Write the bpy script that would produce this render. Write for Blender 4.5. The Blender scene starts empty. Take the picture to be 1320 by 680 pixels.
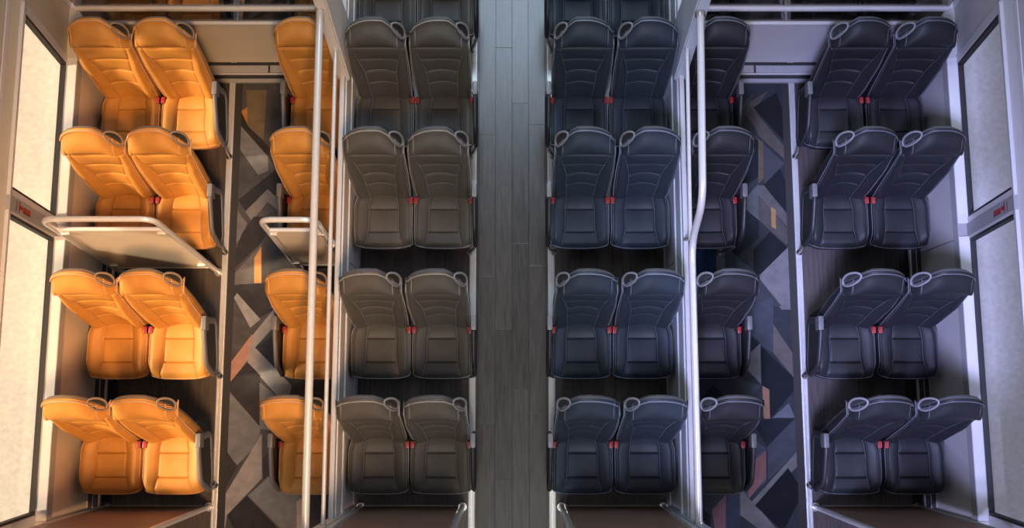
import bpy, bmesh, math, random
from math import sin, cos, pi, sqrt
from mathutils import Vector, Matrix

random.seed(7)
SC = bpy.context.scene
COL = SC.collection

# ------------------------------------------------------------------ camera
PITCH = math.atan(0.1456)
CAM_H = 8.0
cam_d = bpy.data.cameras.new('camera')
cam = bpy.data.objects.new('camera', cam_d)
COL.objects.link(cam)
cam.location = (0, 0, CAM_H)
cam.rotation_euler = (PITCH, 0, 0)
cam_d.sensor_width = 36.0
cam_d.lens = 36.0 * 1243.0 / 1320.0
cam_d.clip_end = 200
SC.camera = cam

# ------------------------------------------------------------------ world and lamps
world = bpy.data.worlds.new('sky')
SC.world = world
world.use_nodes = True
wb = world.node_tree.nodes['Background']
wb.inputs[0].default_value = (1.0, 0.98, 0.96, 1)
wb.inputs[1].default_value = 0.25

def area(name, loc, aim, sx, sy, power, color, spread):
    d = bpy.data.lights.new(name, 'AREA')
    d.shape = 'RECTANGLE'
    d.size, d.size_y = sx, sy
    d.energy = power
    d.color = color
    d.spread = math.radians(spread)
    o = bpy.data.objects.new(name, d)
    COL.objects.link(o)
    o.location = loc
    z = (Vector(loc) - Vector(aim)).normalized()      # lamp shines along -z
    y = Vector((0, 1, 0))
    x = y.cross(z).normalized()
    y = z.cross(x)
    m = Matrix((x, y, z)).transposed()
    o.rotation_euler = m.to_euler()
    return o

area('low_sun_left', (-10.2, 0.2, 4.15), (-3.9, 1.2, -0.70), 5.0, 6.5, 295, (1.0, 0.74, 0.48), 9)
area('warm_fill_left', (0.6, -2.9, 9.4), (-2.85, 1.0, 0.4), 1.0, 3.0, 53, (1.0, 0.55, 0.25), 28)  # added fill that warms the left bay; no such lamp in the coach
area('sky_right', (8.6, 0.6, 6.0), (3.4, 1.0, 0.0), 4.5, 6.0, 42, (0.60, 0.60, 1.0), 34)
area('cool_fill_right', (-0.6, -2.9, 9.4), (2.85, 1.0, 0.4), 1.0, 3.0, 76, (0.50, 0.52, 1.0), 28)  # added fill that cools the right bay, not a fitted lamp
area('neutral_fill_above', (0.0, -3.2, 9.4), (0.0, 1.2, 0.3), 2.0, 4.0, 22, (1.0, 0.96, 0.88), 34)  # added neutral fill over the centre bay, no real fitting
area('cool_end_fill', (0.2, 7.2, 8.4), (0.1, 2.8, 0.0), 2.2, 3.0, 52, (0.60, 0.79, 1.0), 55)  # added cool lamp for aisle sheen and headrest rims; no window there

vs = SC.view_settings
vs.view_transform = 'Standard'
vs.look = 'None'
vs.exposure = 0.0
vs.gamma = 1.0
vs.use_curve_mapping = False

# ------------------------------------------------------------------ helpers
def lin(c):
    c = c / 255.0
    return c / 12.92 if c <= 0.04045 else ((c + 0.055) / 1.055) ** 2.4

def rgb(r, g, b, k=1.0):
    return (min(1, lin(r) * k), min(1, lin(g) * k), min(1, lin(b) * k), 1)

def mat(name, color, rough=0.5, metal=0.0, noise=0.0, nscale=20.0, bump=0.0, bscale=200.0,
        rand=0.0, stretch=None, spec=0.5, coat=0.0):
    m = bpy.data.materials.new(name)
    m.use_nodes = True
    nt = m.node_tree
    N, L = nt.nodes, nt.links
    b = N['Principled BSDF']
    b.inputs['Base Color'].default_value = color
    b.inputs['Roughness'].default_value = rough
    b.inputs['Metallic'].default_value = metal
    b.inputs['Specular IOR Level'].default_value = spec
    if coat:
        b.inputs['Coat Weight'].default_value = coat
    vec = None
    if noise or bump or rand:
        tc = N.new('ShaderNodeTexCoord')
        mp = N.new('ShaderNodeMapping')
        L.new(tc.outputs['Object'], mp.inputs['Vector'])
        if stretch:
            mp.inputs['Scale'].default_value = stretch
        vec = mp.outputs['Vector']
    if noise or rand:
        hsv = N.new('ShaderNodeHueSaturation')
        hsv.inputs['Color'].default_value = color
        val = N.new('ShaderNodeMath'); val.operation = 'ADD'
        val.inputs[0].default_value = 1.0
        val.inputs[1].default_value = 0.0
        if noise:
            n = N.new('ShaderNodeTexNoise')
            n.inputs['Scale'].default_value = nscale
            n.inputs['Detail'].default_value = 5
            L.new(vec, n.inputs['Vector'])
            mr = N.new('ShaderNodeMapRange')
            mr.inputs[1].default_value = 0.3; mr.inputs[2].default_value = 0.7
            mr.inputs[3].default_value = 1 - noise; mr.inputs[4].default_value = 1 + noise
            L.new(n.outputs['Fac'], mr.inputs[0])
            L.new(mr.outputs[0], val.inputs[0])
        if rand:
            oi = N.new('ShaderNodeObjectInfo')
            mr2 = N.new('ShaderNodeMapRange')
            mr2.inputs[3].default_value = -rand; mr2.inputs[4].default_value = rand
            L.new(oi.outputs['Random'], mr2.inputs[0])
            L.new(mr2.outputs[0], val.inputs[1])
            if noise:                                   # shift the grain per piece
                sh = N.new('ShaderNodeMath'); sh.operation = 'MULTIPLY'; sh.inputs[1].default_value = 37.0
                L.new(oi.outputs['Random'], sh.inputs[0])
                L.new(sh.outputs[0], mp.inputs['Location'])
        L.new(val.outputs[0], hsv.inputs['Value'])
        L.new(hsv.outputs['Color'], b.inputs['Base Color'])
    if bump:
        n2 = N.new('ShaderNodeTexNoise')
        n2.inputs['Scale'].default_value = bscale
        n2.inputs['Detail'].default_value = 3
        L.new(vec, n2.inputs['Vector'])
        bp = N.new('ShaderNodeBump')
        bp.inputs['Strength'].default_value = bump
        bp.inputs['Distance'].default_value = 0.002
        L.new(n2.outputs['Fac'], bp.inputs['Height'])
        L.new(bp.outputs['Normal'], b.inputs['Normal'])
    return m

def glass_mat(name, tint, refl=0.08):
    m = bpy.data.materials.new(name)
    m.use_nodes = True
    nt = m.node_tree
    N, L = nt.nodes, nt.links
    for n in list(N):
        if n.type != 'OUTPUT_MATERIAL':
            N.remove(n)
    out = [n for n in N if n.type == 'OUTPUT_MATERIAL'][0]
    t = N.new('ShaderNodeBsdfTransparent'); t.inputs[0].default_value = tint
    g = N.new('ShaderNodeBsdfGlossy'); g.inputs['Roughness'].default_value = 0.03
    mx = N.new('ShaderNodeMixShader'); mx.inputs[0].default_value = refl
    L.new(t.outputs[0], mx.inputs[1]); L.new(g.outputs[0], mx.inputs[2])
    L.new(mx.outputs[0], out.inputs['Surface'])
    return m

def leather(name, c, rough=0.48):
    return mat(name, c, rough, noise=0.10, nscale=9, bump=0.35, bscale=420, spec=0.32)

M = dict(
    tan=leather('tan_leather', (0.47, 0.215, 0.046, 1)),
    tan_pipe=mat('tan_piping', (0.52, 0.30, 0.17, 1), 0.5, noise=.05),
    grey=leather('grey_leather', (0.082, 0.077, 0.069, 1)),
    grey_pipe=mat('grey_piping', (0.27, 0.26, 0.245, 1), 0.5, noise=.05),
    blue=leather('cool_lit_grey_leather', (0.027, 0.038, 0.053, 1)),  # grey seat leather with the cool light's blue put into its colour
    blue_pipe=mat('cool_lit_grey_piping', (0.16, 0.185, 0.225, 1), 0.5, noise=.05),
    dark=leather('dark_leather', (0.017, 0.018, 0.021, 1)),
    dark_pipe=mat('dark_piping', (0.10, 0.10, 0.115, 1), 0.5, noise=.05),
    tan_plastic=mat('brown_grey_plastic', (0.24, 0.17, 0.115, 1), 0.45, bump=.2),
    grey_plastic=mat('pale_grey_plastic', (0.18, 0.18, 0.19, 1), 0.4, bump=.2),
    mid_plastic=mat('mid_grey_plastic', (0.12, 0.12, 0.125, 1), 0.45, bump=.2),
    black_plastic=mat('black_plastic', (0.02, 0.02, 0.022, 1), 0.5, bump=.2),
    steel=mat('brushed_steel', (0.62, 0.61, 0.60, 1), 0.32, 0.9, noise=.06, nscale=60, stretch=(40, 1, 1)),
    tube=mat('satin_tube', (0.70, 0.69, 0.68, 1), 0.28, 0.35, noise=.04, nscale=40),
    alu=mat('aluminium_strip', (0.52, 0.52, 0.52, 1), 0.38, 0.35, noise=.05, nscale=30),
    dark_metal=mat('dark_metal', (0.05, 0.05, 0.055, 1), 0.5, 0.5, noise=.1),
    red=mat('red_button', (0.28, 0.016, 0.018, 1), 0.4, noise=.03),
    wall=mat('wall_laminate', (0.50, 0.49, 0.49, 1), 0.5, noise=.04, nscale=4, bump=.1),
    wall_left=mat('wall_laminate_warm_lit', (0.60, 0.52, 0.42, 1), 0.5, noise=.04, nscale=4, bump=.1),  # same wall laminate, warm light tint put into the colour
    pillar_left=mat('pillar_laminate_warm_lit', (0.50, 0.44, 0.36, 1), 0.45, noise=.04, nscale=5, bump=.1),  # same pillar laminate, tinted to carry the warm light
    partl=mat('partition_laminate_warm_lit', (0.72, 0.68, 0.62, 1), 0.45, noise=.04, nscale=4, bump=.1),  # left partition: warm light painted into the laminate colour
    partr=mat('partition_laminate_cool_lit', (0.50, 0.56, 0.62, 1), 0.45, noise=.04, nscale=4, bump=.1),  # right partition: cool light painted into the laminate colour
    frame=mat('window_frame_enamel', (0.54, 0.54, 0.545, 1), 0.35, noise=.02),
    pillar=mat('pillar_laminate', (0.46, 0.455, 0.455, 1), 0.45, noise=.04, nscale=5, bump=.1),
    trimg=mat('grey_trim', (0.30, 0.30, 0.31, 1), 0.4, noise=.03),
    rubber=mat('black_rubber', (0.012, 0.012, 0.014, 1), 0.6, noise=.1),
    panel=mat('screen_laminate', (0.58, 0.51, 0.42, 1), 0.45, noise=.05, nscale=5, bump=.1),
    brown=mat('red_brown_laminate', (0.29, 0.185, 0.135, 1), 0.4, noise=.12, nscale=3),
    bronze=mat('bronze_laminate', (0.36, 0.27, 0.19, 1), 0.4, noise=.06, nscale=4),
    wood=mat('dark_wood_plank', (0.050, 0.041, 0.037, 1), 0.33, noise=.36, nscale=5, rand=.20,
             stretch=(9, .9, 1), bump=.15, bscale=30, spec=.5),
    wood_dark=mat('very_dark_wood_plank', (0.062, 0.051, 0.048, 1), 0.45, noise=.32, nscale=5, rand=.13,
                  stretch=(9, .9, 1), bump=.15, bscale=30, spec=.45),
    subfloor=mat('subfloor', (0.02, 0.018, 0.017, 1), 0.8, noise=.1),
    concrete=mat('concrete', (0.54, 0.53, 0.515, 1), 0.85, noise=.10, nscale=24, bump=.6, bscale=40),
    grille=mat('perforated_metal', (0.42, 0.41, 0.41, 1), 0.4, 0.6, noise=.1, nscale=40, bump=1, bscale=150),
    pane=glass_mat('clear_glass', (0.94, 0.95, 0.95, 1), .05),
    smoked=glass_mat('smoked_glass', (0.62, 0.58, 0.57, 1), .14),
)

def link_mesh(name, me, parent=None, loc=None):
    o = bpy.data.objects.new(name, me)
    COL.objects.link(o)
    if parent is not None:
        o.parent = parent
    if loc is not None:
        o.location = loc
    return o

def finish(bm, name, m, smooth=True, angle=None):
    bmesh.ops.recalc_face_normals(bm, faces=bm.faces[:])
    me = bpy.data.meshes.new(name)
    bm.to_mesh(me)
    bm.free()
    me.materials.append(m)
    for p in me.polygons:
        p.use_smooth = smooth
    if smooth and angle:
        me.set_sharp_from_angle(angle=math.radians(angle))
    return me

def obj(name, bm, m, parent=None, smooth=True, angle=40, loc=None):
    return link_mesh(name, finish(bm, name, m, smooth, angle), parent, loc)

def empty(name, label, cat, loc, group=None):
    o = bpy.data.objects.new(name, None)
    COL.objects.link(o)
    o.location = loc
    o.empty_display_size = 0.1
    o['label'] = label
    o['category'] = cat
    if group:
        o['group'] = group
    return o

def box(bm, x0, x1, y0, y1, z0, z1, bev=0.0):
    r = bmesh.ops.create_cube(bm, size=1.0)
    for v in r['verts']:
        v.co = Vector(((x0 + x1) / 2 + v.co.x * (x1 - x0), (y0 + y1) / 2 + v.co.y * (y1 - y0),
                       (z0 + z1) / 2 + v.co.z * (z1 - z0)))
    if bev:
        es = list({e for v in r['verts'] for e in v.link_edges})
        bmesh.ops.bevel(bm, geom=es, offset=bev, segments=2, affect='EDGES', profile=0.6)

def prism(bm, prof, y0, y1, bev=0.0):
    """profile of (x, z) pushed along y"""
    a = [bm.verts.new((x, y0, z)) for x, z in prof]
    b = [bm.verts.new((x, y1, z)) for x, z in prof]
    n = len(prof)
    fs = [bm.faces.new(a), bm.faces.new(list(reversed(b)))]
    for i in range(n):
        fs.append(bm.faces.new((a[i], a[(i + 1) % n], b[(i + 1) % n], b[i])))
    if bev:
        es = list({e for f in fs for e in f.edges})
        bmesh.ops.bevel(bm, geom=es, offset=bev, segments=1, affect='EDGES')

def hexa(bm, p):
    """eight corners: bottom four then top four"""
    v = [bm.verts.new(q) for q in p]
    for f in ((0, 1, 2, 3), (4, 5, 6, 7), (0, 1, 5, 4), (1, 2, 6, 5), (2, 3, 7, 6), (3, 0, 4, 7)):
        bm.faces.new([v[i] for i in f])

def fillet(pts, r, n=6, closed=False):
    pts = [Vector(p) for p in pts]
    out = []
    N = len(pts)
    for i, p in enumerate(pts):
        if not closed and i in (0, N - 1):
            out.append(p); continue
        a, b = pts[i - 1], pts[(i + 1) % N]
        d1, d2 = (a - p), (b - p)
        rr = min(r, d1.length * .49, d2.length * .49)
        s, e = p + d1.normalized() * rr, p + d2.normalized() * rr
        for k in range(n + 1):
            t = k / n
            out.append(s * (1 - t) ** 2 + p * 2 * t * (1 - t) + e * t * t)
    return out

def tube(bm, pts, r, seg=10, closed=False, ry=None, up=None):
    pts = [Vector(p) for p in pts]
    N = len(pts)
    rings = []
    ref = Vector(up) if up else None
    for i, p in enumerate(pts):
        if closed:
            t = pts[(i + 1) % N] - pts[i - 1]
        else:
            t = pts[min(i + 1, N - 1)] - pts[max(i - 1, 0)]
        t.normalize()
        if ref is None or up is None:
            if ref is None:
                ref = Vector((0, 0, 1)) if abs(t.z) < .9 else Vector((1, 0, 0))
            u = (ref - t * ref.dot(t)).normalized()
            ref = u
        else:
            u = (ref - t * ref.dot(t)).normalized()
        w = t.cross(u)
        rings.append([bm.verts.new(p + u * (r * cos(2 * pi * k / seg)) + w * ((ry or r) * sin(2 * pi * k / seg)))
                      for k in range(seg)])
    for i in range(N if closed else N - 1):
        a, b = rings[i], rings[(i + 1) % N]
        for k in range(seg):
            bm.faces.new((a[k], a[(k + 1) % seg], b[(k + 1) % seg], b[k]))
    if not closed:
        bm.faces.new(rings[0]); bm.faces.new(list(reversed(rings[-1])))

def disc(bm, c, axis, r, h, seg=14):
    axis = Vector(axis).normalized()
    tube(bm, [Vector(c), Vector(c) + axis * h], r, seg)

def st(o):
    o['kind'] = 'structure'
    return o

def smooth01(a, b, x):
    if a == b:
        return float(x >= a)
    t = max(0.0, min(1.0, (x - a) / (b - a)))
    return t * t * (3 - 2 * t)

# ------------------------------------------------------------------ floor
Y0, Y1 = -1.75, 4.6
bm = bmesh.new(); box(bm, -3.42, 3.42, Y0, Y1, -0.06, -0.010)
floor = st(obj('floor', bm, M['subfloor'], smooth=False))

PW, PL = 0.141, 1.22
bm = bmesh.new(); box(bm, 0.0006, PW - .0006, .0006, PL - .0006, -0.010, 0.0, .0012)
plank_me = finish(bm, 'plank', M['wood'], False)
bm = bmesh.new(); box(bm, 0.0006, PW - .0006, .0006, PL - .0006, -0.010, 0.0, .0012)
plank_dark_me = finish(bm, 'plank', M['wood_dark'], False)

def lay(x0, n, me):
    for i in range(n):
        y = Y0 - (i * 0.47 % PL) * (1 if i % 2 else .73)
        while y < Y1:
            a, b = max(y, Y0), min(y + PL, Y1)
            if b - a > .05:
                o = link_mesh('plank', me, floor, (x0 + i * PW, a, 0))
                o.scale = (1, (b - a) / PL, 1)
            y += PL
lay(-9 * PW, 18, plank_me)
lay(-2.43 - 6 * PW, 6, plank_dark_me)
lay(2.43, 6, plank_dark_me)

# aluminium strips let into the floor beside the aisles
def floor_strip(n, x, w):
    bm = bmesh.new()
    box(bm, x - w / 2, x + w / 2, Y0, Y1, -0.01, 0.014, .004)
    for s in (-1, 1):
        box(bm, x + s * w * .28 - .006, x + s * w * .28 + .006, Y0, Y1, 0.012, 0.020, .002)
    st(obj('trim_%d' % n, bm, M['alu'], None, True, 30))
floor_strip(1, -0.328, .056)
floor_strip(2, 0.328, .056)
floor_strip(3, -2.405, .050)
floor_strip(4, 2.405, .050)

# ------------------------------------------------------------------ patterned carpets (inlaid shapes)
def carpet(name, label, x0, x1, base, shapes, k):
    def dye(c):
        q = rgb(*c)
        return tuple(min(.9, a * b) for a, b in zip(q[:3], k)) + (1,)
    root = empty(name, label, 'carpet', ((x0 + x1) / 2, 1.4, 0))
    bm = bmesh.new(); box(bm, x0, x1, Y0, 2.733, -0.010, 0.000)
    o = obj('carpet_base', bm, mat(name + '_base', dye(base), .9, noise=.18, nscale=14, bump=.5, bscale=500, spec=.2), root, False)
    o.location = (-(x0 + x1) / 2, -1.4, 0)
    mats = {}
    for i, (c, pts) in enumerate(shapes):
        if c not in mats:
            mats[c] = mat(name + '_wool', dye(c), .9, noise=.16, nscale=12, bump=.5, bscale=500, spec=.2)
        z = .0004 + i * .00008
        bm = bmesh.new()
        pts = [(max(x0, min(x1, x)), y) for x, y in pts]
        lo = [bm.verts.new((x, y, 0)) for x, y in pts]
        hi = [bm.verts.new((x, y, z)) for x, y in pts]
        bm.faces.new(hi)
        n = len(pts)
        for q in range(n):
            bm.faces.new((lo[q], lo[(q + 1) % n], hi[(q + 1) % n], hi[q]))
        p = obj('carpet_inlay', bm, mats[c], root, False)
        p.location = (-(x0 + x1) / 2, -1.4, 0)
    return root
LEFT_SHAPES = [
    ((96, 80, 60), [(-2.288, 2.677), (-2.111, 2.677), (-2.121, 2.236), (-2.265, 2.356)]),
    ((150, 100, 45), [(-2.317, 2.494), (-2.272, 2.528), (-2.265, 2.356), (-2.319, 2.380)]),
    ((40, 36, 33), [(-2.413, 2.476), (-2.258, 2.356), (-1.915, 2.015), (-1.908, 1.830), (-2.083, 2.093), (-2.390, 2.322)]),
    ((98, 93, 90), [(-2.408, 2.356), (-2.083, 2.093), (-2.071, 1.965), (-2.159, 1.931), (-2.389, 2.151)]),
    ((62, 58, 56), [(-2.389, 2.151), (-2.159, 1.931), (-2.332, 1.729), (-2.382, 1.746)]),
    ((42, 40, 40), [(-2.364, 1.712), (-1.964, 2.015), (-1.882, 2.032), (-1.876, 1.837), (-2.245, 1.602)]),
    ((100, 92, 86), [(-2.072, 1.806), (-1.936, 1.679), (-1.899, 1.562), (-2.068, 1.696), (-2.193, 1.529), (-2.255, 1.612)]),
    ((95, 90, 86), [(-2.366, 1.624), (-2.280, 1.567), (-2.235, 1.511), (-2.273, 1.397), (-2.354, 1.341)]),
    ((45, 42, 42), [(-2.359, 1.130), (-2.117, 1.341), (-1.958, 1.567), (-2.182, 1.567), (-2.274, 1.426), (-2.352, 1.284)]),
    ((88, 82, 78), [(-2.357, 1.088), (-2.103, 1.341), (-2.091, 1.004), (-2.353, 0.990)]),
    ((185, 128, 75), [(-2.163, 1.214), (-2.108, 1.313), (-2.096, 1.004), (-2.155, 1.004)]),
    ((50, 47, 47), [(-2.353, 0.990), (-2.049, 1.004), (-1.935, 0.893), (-2.041, 0.782), (-2.149, 0.727), (-2.349, 0.893)]),
    ((46, 42, 42), [(-2.364, 0.921), (-2.213, 0.949), (-2.097, 0.810), (-1.986, 0.783), (-2.094, 0.714), (-2.208, 0.824)]),
    ((125, 118, 112), [(-2.390, 0.880), (-2.295, 0.921), (-2.093, 0.700), (-2.173, 0.631)]),
    ((128, 118, 110), [(-1.981, 0.788), (-1.976, 0.639), (-2.165, 0.425), (-2.209, 0.494)]),
    ((150, 108, 90), [(-2.157, 0.576), (-2.138, 0.425), (-2.360, 0.181), (-2.367, 0.349)]),
    ((126, 117, 110), [(-2.168, 0.507), (-2.126, 0.466), (-1.814, 0.154), (-1.837, 0.019), (-1.906, 0.046), (-2.184, 0.344)]),
    ((48, 47, 50), [(-2.126, 0.466), (-1.898, 0.631), (-1.806, 0.344), (-1.814, 0.167)]),
    ((46, 42, 42), [(-2.360, 0.186), (-2.184, 0.344), (-2.076, 0.240), (-2.065, -0.196), (-2.313, 0.032)]),
    ((96, 92, 90), [(-2.079, 0.181), (-1.836, -0.008), (-1.896, -0.222), (-2.065, -0.196)]),
    ((98, 93, 90), [(-2.384, 0.100), (-2.060, -0.182), (-2.056, -0.302), (-2.237, -0.488), (-2.362, -0.395)]),
    ((50, 47, 47), [(-2.371, -0.382), (-2.237, -0.501), (-2.359, -0.659)]),
    ((132, 120, 112), [(-2.045, -0.236), (-2.031, -0.593), (-2.301, -0.881), (-2.348, -1.037), (-2.362, -0.711)]),
    ((48, 46, 46), [(-2.032, -0.435), (-1.867, -0.276), (-1.847, -0.474), (-2.018, -0.598)]),
    ((102, 98, 96), [(-2.141, -0.730), (-1.861, -0.472), (-1.689, -0.633), (-1.601, -1.037), (-1.842, -1.011)]),
    ((44, 40, 40), [(-2.301, -0.886), (-2.147, -0.730), (-1.841, -1.037), (-2.215, -1.037)]),
    ((150, 130, 120), [(-1.743, -0.777), (-1.685, -0.737), (-1.676, -1.037), (-1.735, -1.037)]),
    ((55, 50, 50), [(-1.686, -0.724), (-1.508, -0.567), (-1.495, -1.037), (-1.676, -1.037)]),
]
RIGHT_SHAPES = [
    ((78, 74, 84), [(1.958, 2.522), (2.206, 2.669), (2.086, 2.507), (2.126, 2.434), (2.399, 2.186), (2.394, 2.070), (2.105, 2.273), (2.080, 2.346)]),
    ((26, 28, 36), [(2.072, 2.522), (2.276, 2.655), (2.413, 2.522), (2.406, 2.229)]),
    ((62, 66, 80), [(1.916, 2.522), (2.076, 2.640), (1.952, 2.346), (2.105, 2.258), (1.935, 2.258)]),
    ((90, 80, 78), [(2.077, 2.258), (2.146, 2.215), (2.139, 1.896), (2.090, 1.853)]),
    ((26, 32, 46), [(1.905, 1.782), (2.092, 1.911), (2.104, 2.229), (1.981, 2.346), (1.923, 2.317)]),
    ((62, 64, 82), [(2.145, 2.200), (2.378, 2.026), (2.146, 1.839)]),
    ((27, 30, 42), [(2.132, 1.839), (2.278, 1.983), (2.392, 1.882), (2.380, 1.610)]),
    ((84, 82, 98), [(2.090, 1.839), (2.137, 1.839), (2.388, 1.596), (2.383, 1.482), (2.086, 1.753)]),
    ((80, 85, 102), [(1.900, 1.639), (2.090, 1.853), (2.084, 1.539), (1.951, 1.653)]),
    ((74, 72, 82), [(2.092, 1.753), (2.383, 1.468), (2.377, 1.341), (2.307, 1.327), (2.173, 1.454), (2.084, 1.539)]),
    ((145, 115, 88), [(2.189, 1.653), (2.230, 1.624), (2.224, 1.462), (2.188, 1.482)]),
    ((30, 35, 50), [(1.793, 1.341), (1.943, 1.653), (2.084, 1.533), (2.079, 1.392), (1.886, 1.223)]),
    ((24, 27, 38), [(2.027, 1.284), (2.172, 1.440), (2.326, 1.298), (2.061, 1.060), (2.021, 1.110)]),
    ((104, 102, 124), [(2.055, 1.054), (2.334, 1.307), (2.389, 1.284), (2.395, 0.782), (2.244, 0.782)]),
    ((36, 58, 96), [(1.528, 1.327), (1.717, 1.327), (1.709, 1.046), (1.520, 1.046)]),
    ((98, 100, 128), [(1.717, 1.327), (1.790, 1.327), (1.780, 1.032), (1.708, 1.032)]),
    ((62, 70, 94), [(1.790, 1.327), (1.886, 1.228), (2.021, 1.110), (2.055, 1.054), (1.962, 1.004), (1.780, 1.032)]),
    ((56, 58, 76), [(1.964, 1.060), (2.055, 1.060), (2.245, 0.810), (2.038, 0.810)]),
    ((60, 66, 88), [(1.940, 0.783), (2.179, 0.894), (2.161, 0.425), (2.061, 0.480), (1.934, 0.590)]),
    ((88, 82, 92), [(2.170, 0.659), (2.393, 0.425), (2.385, 0.221), (2.161, 0.425)]),
    ((32, 37, 52), [(1.875, 0.480), (1.921, 0.631), (2.062, 0.494), (1.884, 0.344)]),
    ((100, 100, 126), [(1.884, 0.344), (2.057, 0.502), (2.050, 0.167)]),
    ((24, 27, 40), [(2.061, 0.480), (2.385, 0.221), (2.380, 0.113), (2.126, -0.107), (2.055, 0.154)]),
    ((58, 64, 84), [(1.497, 0.194), (1.853, 0.221), (2.055, 0.154), (1.956, 0.046), (1.493, 0.019)]),
    ((34, 42, 64), [(1.548, 0.046), (1.660, 0.167), (1.765, 0.046)]),
    ((130, 100, 95), [(2.060, 0.154), (2.116, 0.121), (2.113, -0.115), (2.063, -0.121)]),
    ((88, 94, 120), [(2.135, -0.107), (2.272, 0.011), (2.343, -0.107)]),
    ((28, 33, 48), [(1.950, -0.115), (2.308, -0.115), (2.082, -0.339)]),
    ((60, 64, 84), [(2.082, -0.339), (2.370, -0.115), (2.359, -0.382), (2.080, -0.606)]),
    ((64, 70, 96), [(1.889, -0.302), (1.945, -0.249), (2.071, -0.355), (2.066, -0.619), (1.873, -0.764)]),
    ((116, 84, 98), [(1.923, -0.493), (2.070, -0.369), (2.062, -0.593), (1.914, -0.756)]),
    ((98, 98, 114), [(1.850, -0.672), (1.940, -0.777), (2.359, -0.382), (2.353, -0.501), (1.979, -0.808), (2.170, -1.037), (2.050, -1.037), (1.842, -0.881)]),
    ((20, 22, 34), [(1.965, -0.808), (2.245, -0.509), (2.375, -0.633), (2.368, -0.777), (2.185, -1.011)]),
    ((50, 56, 80), [(1.473, -0.711), (1.848, -0.711), (1.837, -1.037), (1.464, -1.037)]),
    ((30, 33, 50), [(1.471, -0.777), (1.602, -0.881), (1.597, -1.037), (1.464, -1.037)]),
    ((110, 84, 104), [(1.616, -0.842), (1.732, -0.724), (1.722, -1.037), (1.637, -1.037)]),
]
carpet('patterned_carpet', 'warm grey carpet aisle with angular grey, black and tan shapes beside tan seats', -2.319, -1.318, (66, 61, 58), LEFT_SHAPES, (1.08, 1.2, 1.35))
carpet('patterned_carpet', 'blue-grey carpet aisle with angular navy, lilac and mauve shapes beside dark seats', 1.318, 2.319, (46, 50, 66), RIGHT_SHAPES, (.95, .92, .66))


# ------------------------------------------------------------------ ground outside
for nm, sx in (('ground_left', -1), ('ground_right', 1)):
    bm = bmesh.new()
    box(bm, min(sx * 3.55, sx * 14), max(sx * 3.55, sx * 14), -9, 12, -1.05, -0.9)
    st(obj(nm, bm, M['concrete'], smooth=False))

# ------------------------------------------------------------------ outer walls
WX0, WZ0, WX1, WZ1 = 3.436, 0.87, 3.268, 1.863          # window plane leans inward
def wpt(sx, y, q, off=0.0):
    """point on the window plane; off > 0 moves towards the cabin"""
    n = Vector((-(WZ1 - WZ0), 0, -(WX0 - WX1))).normalized()
    return Vector((sx * (WX0 + (WX1 - WX0) * q + n.x * off), y, WZ0 + (WZ1 - WZ0) * q + n.z * off))

def wslab(bm, sx, ya, yb, qa, qb, o0, o1):
    p = [wpt(sx, ya, qa, o0), wpt(sx, yb, qa, o0), wpt(sx, yb, qb, o0), wpt(sx, ya, qb, o0),
         wpt(sx, ya, qa, o1), wpt(sx, yb, qa, o1), wpt(sx, yb, qb, o1), wpt(sx, ya, qb, o1)]
    hexa(bm, p)

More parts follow.
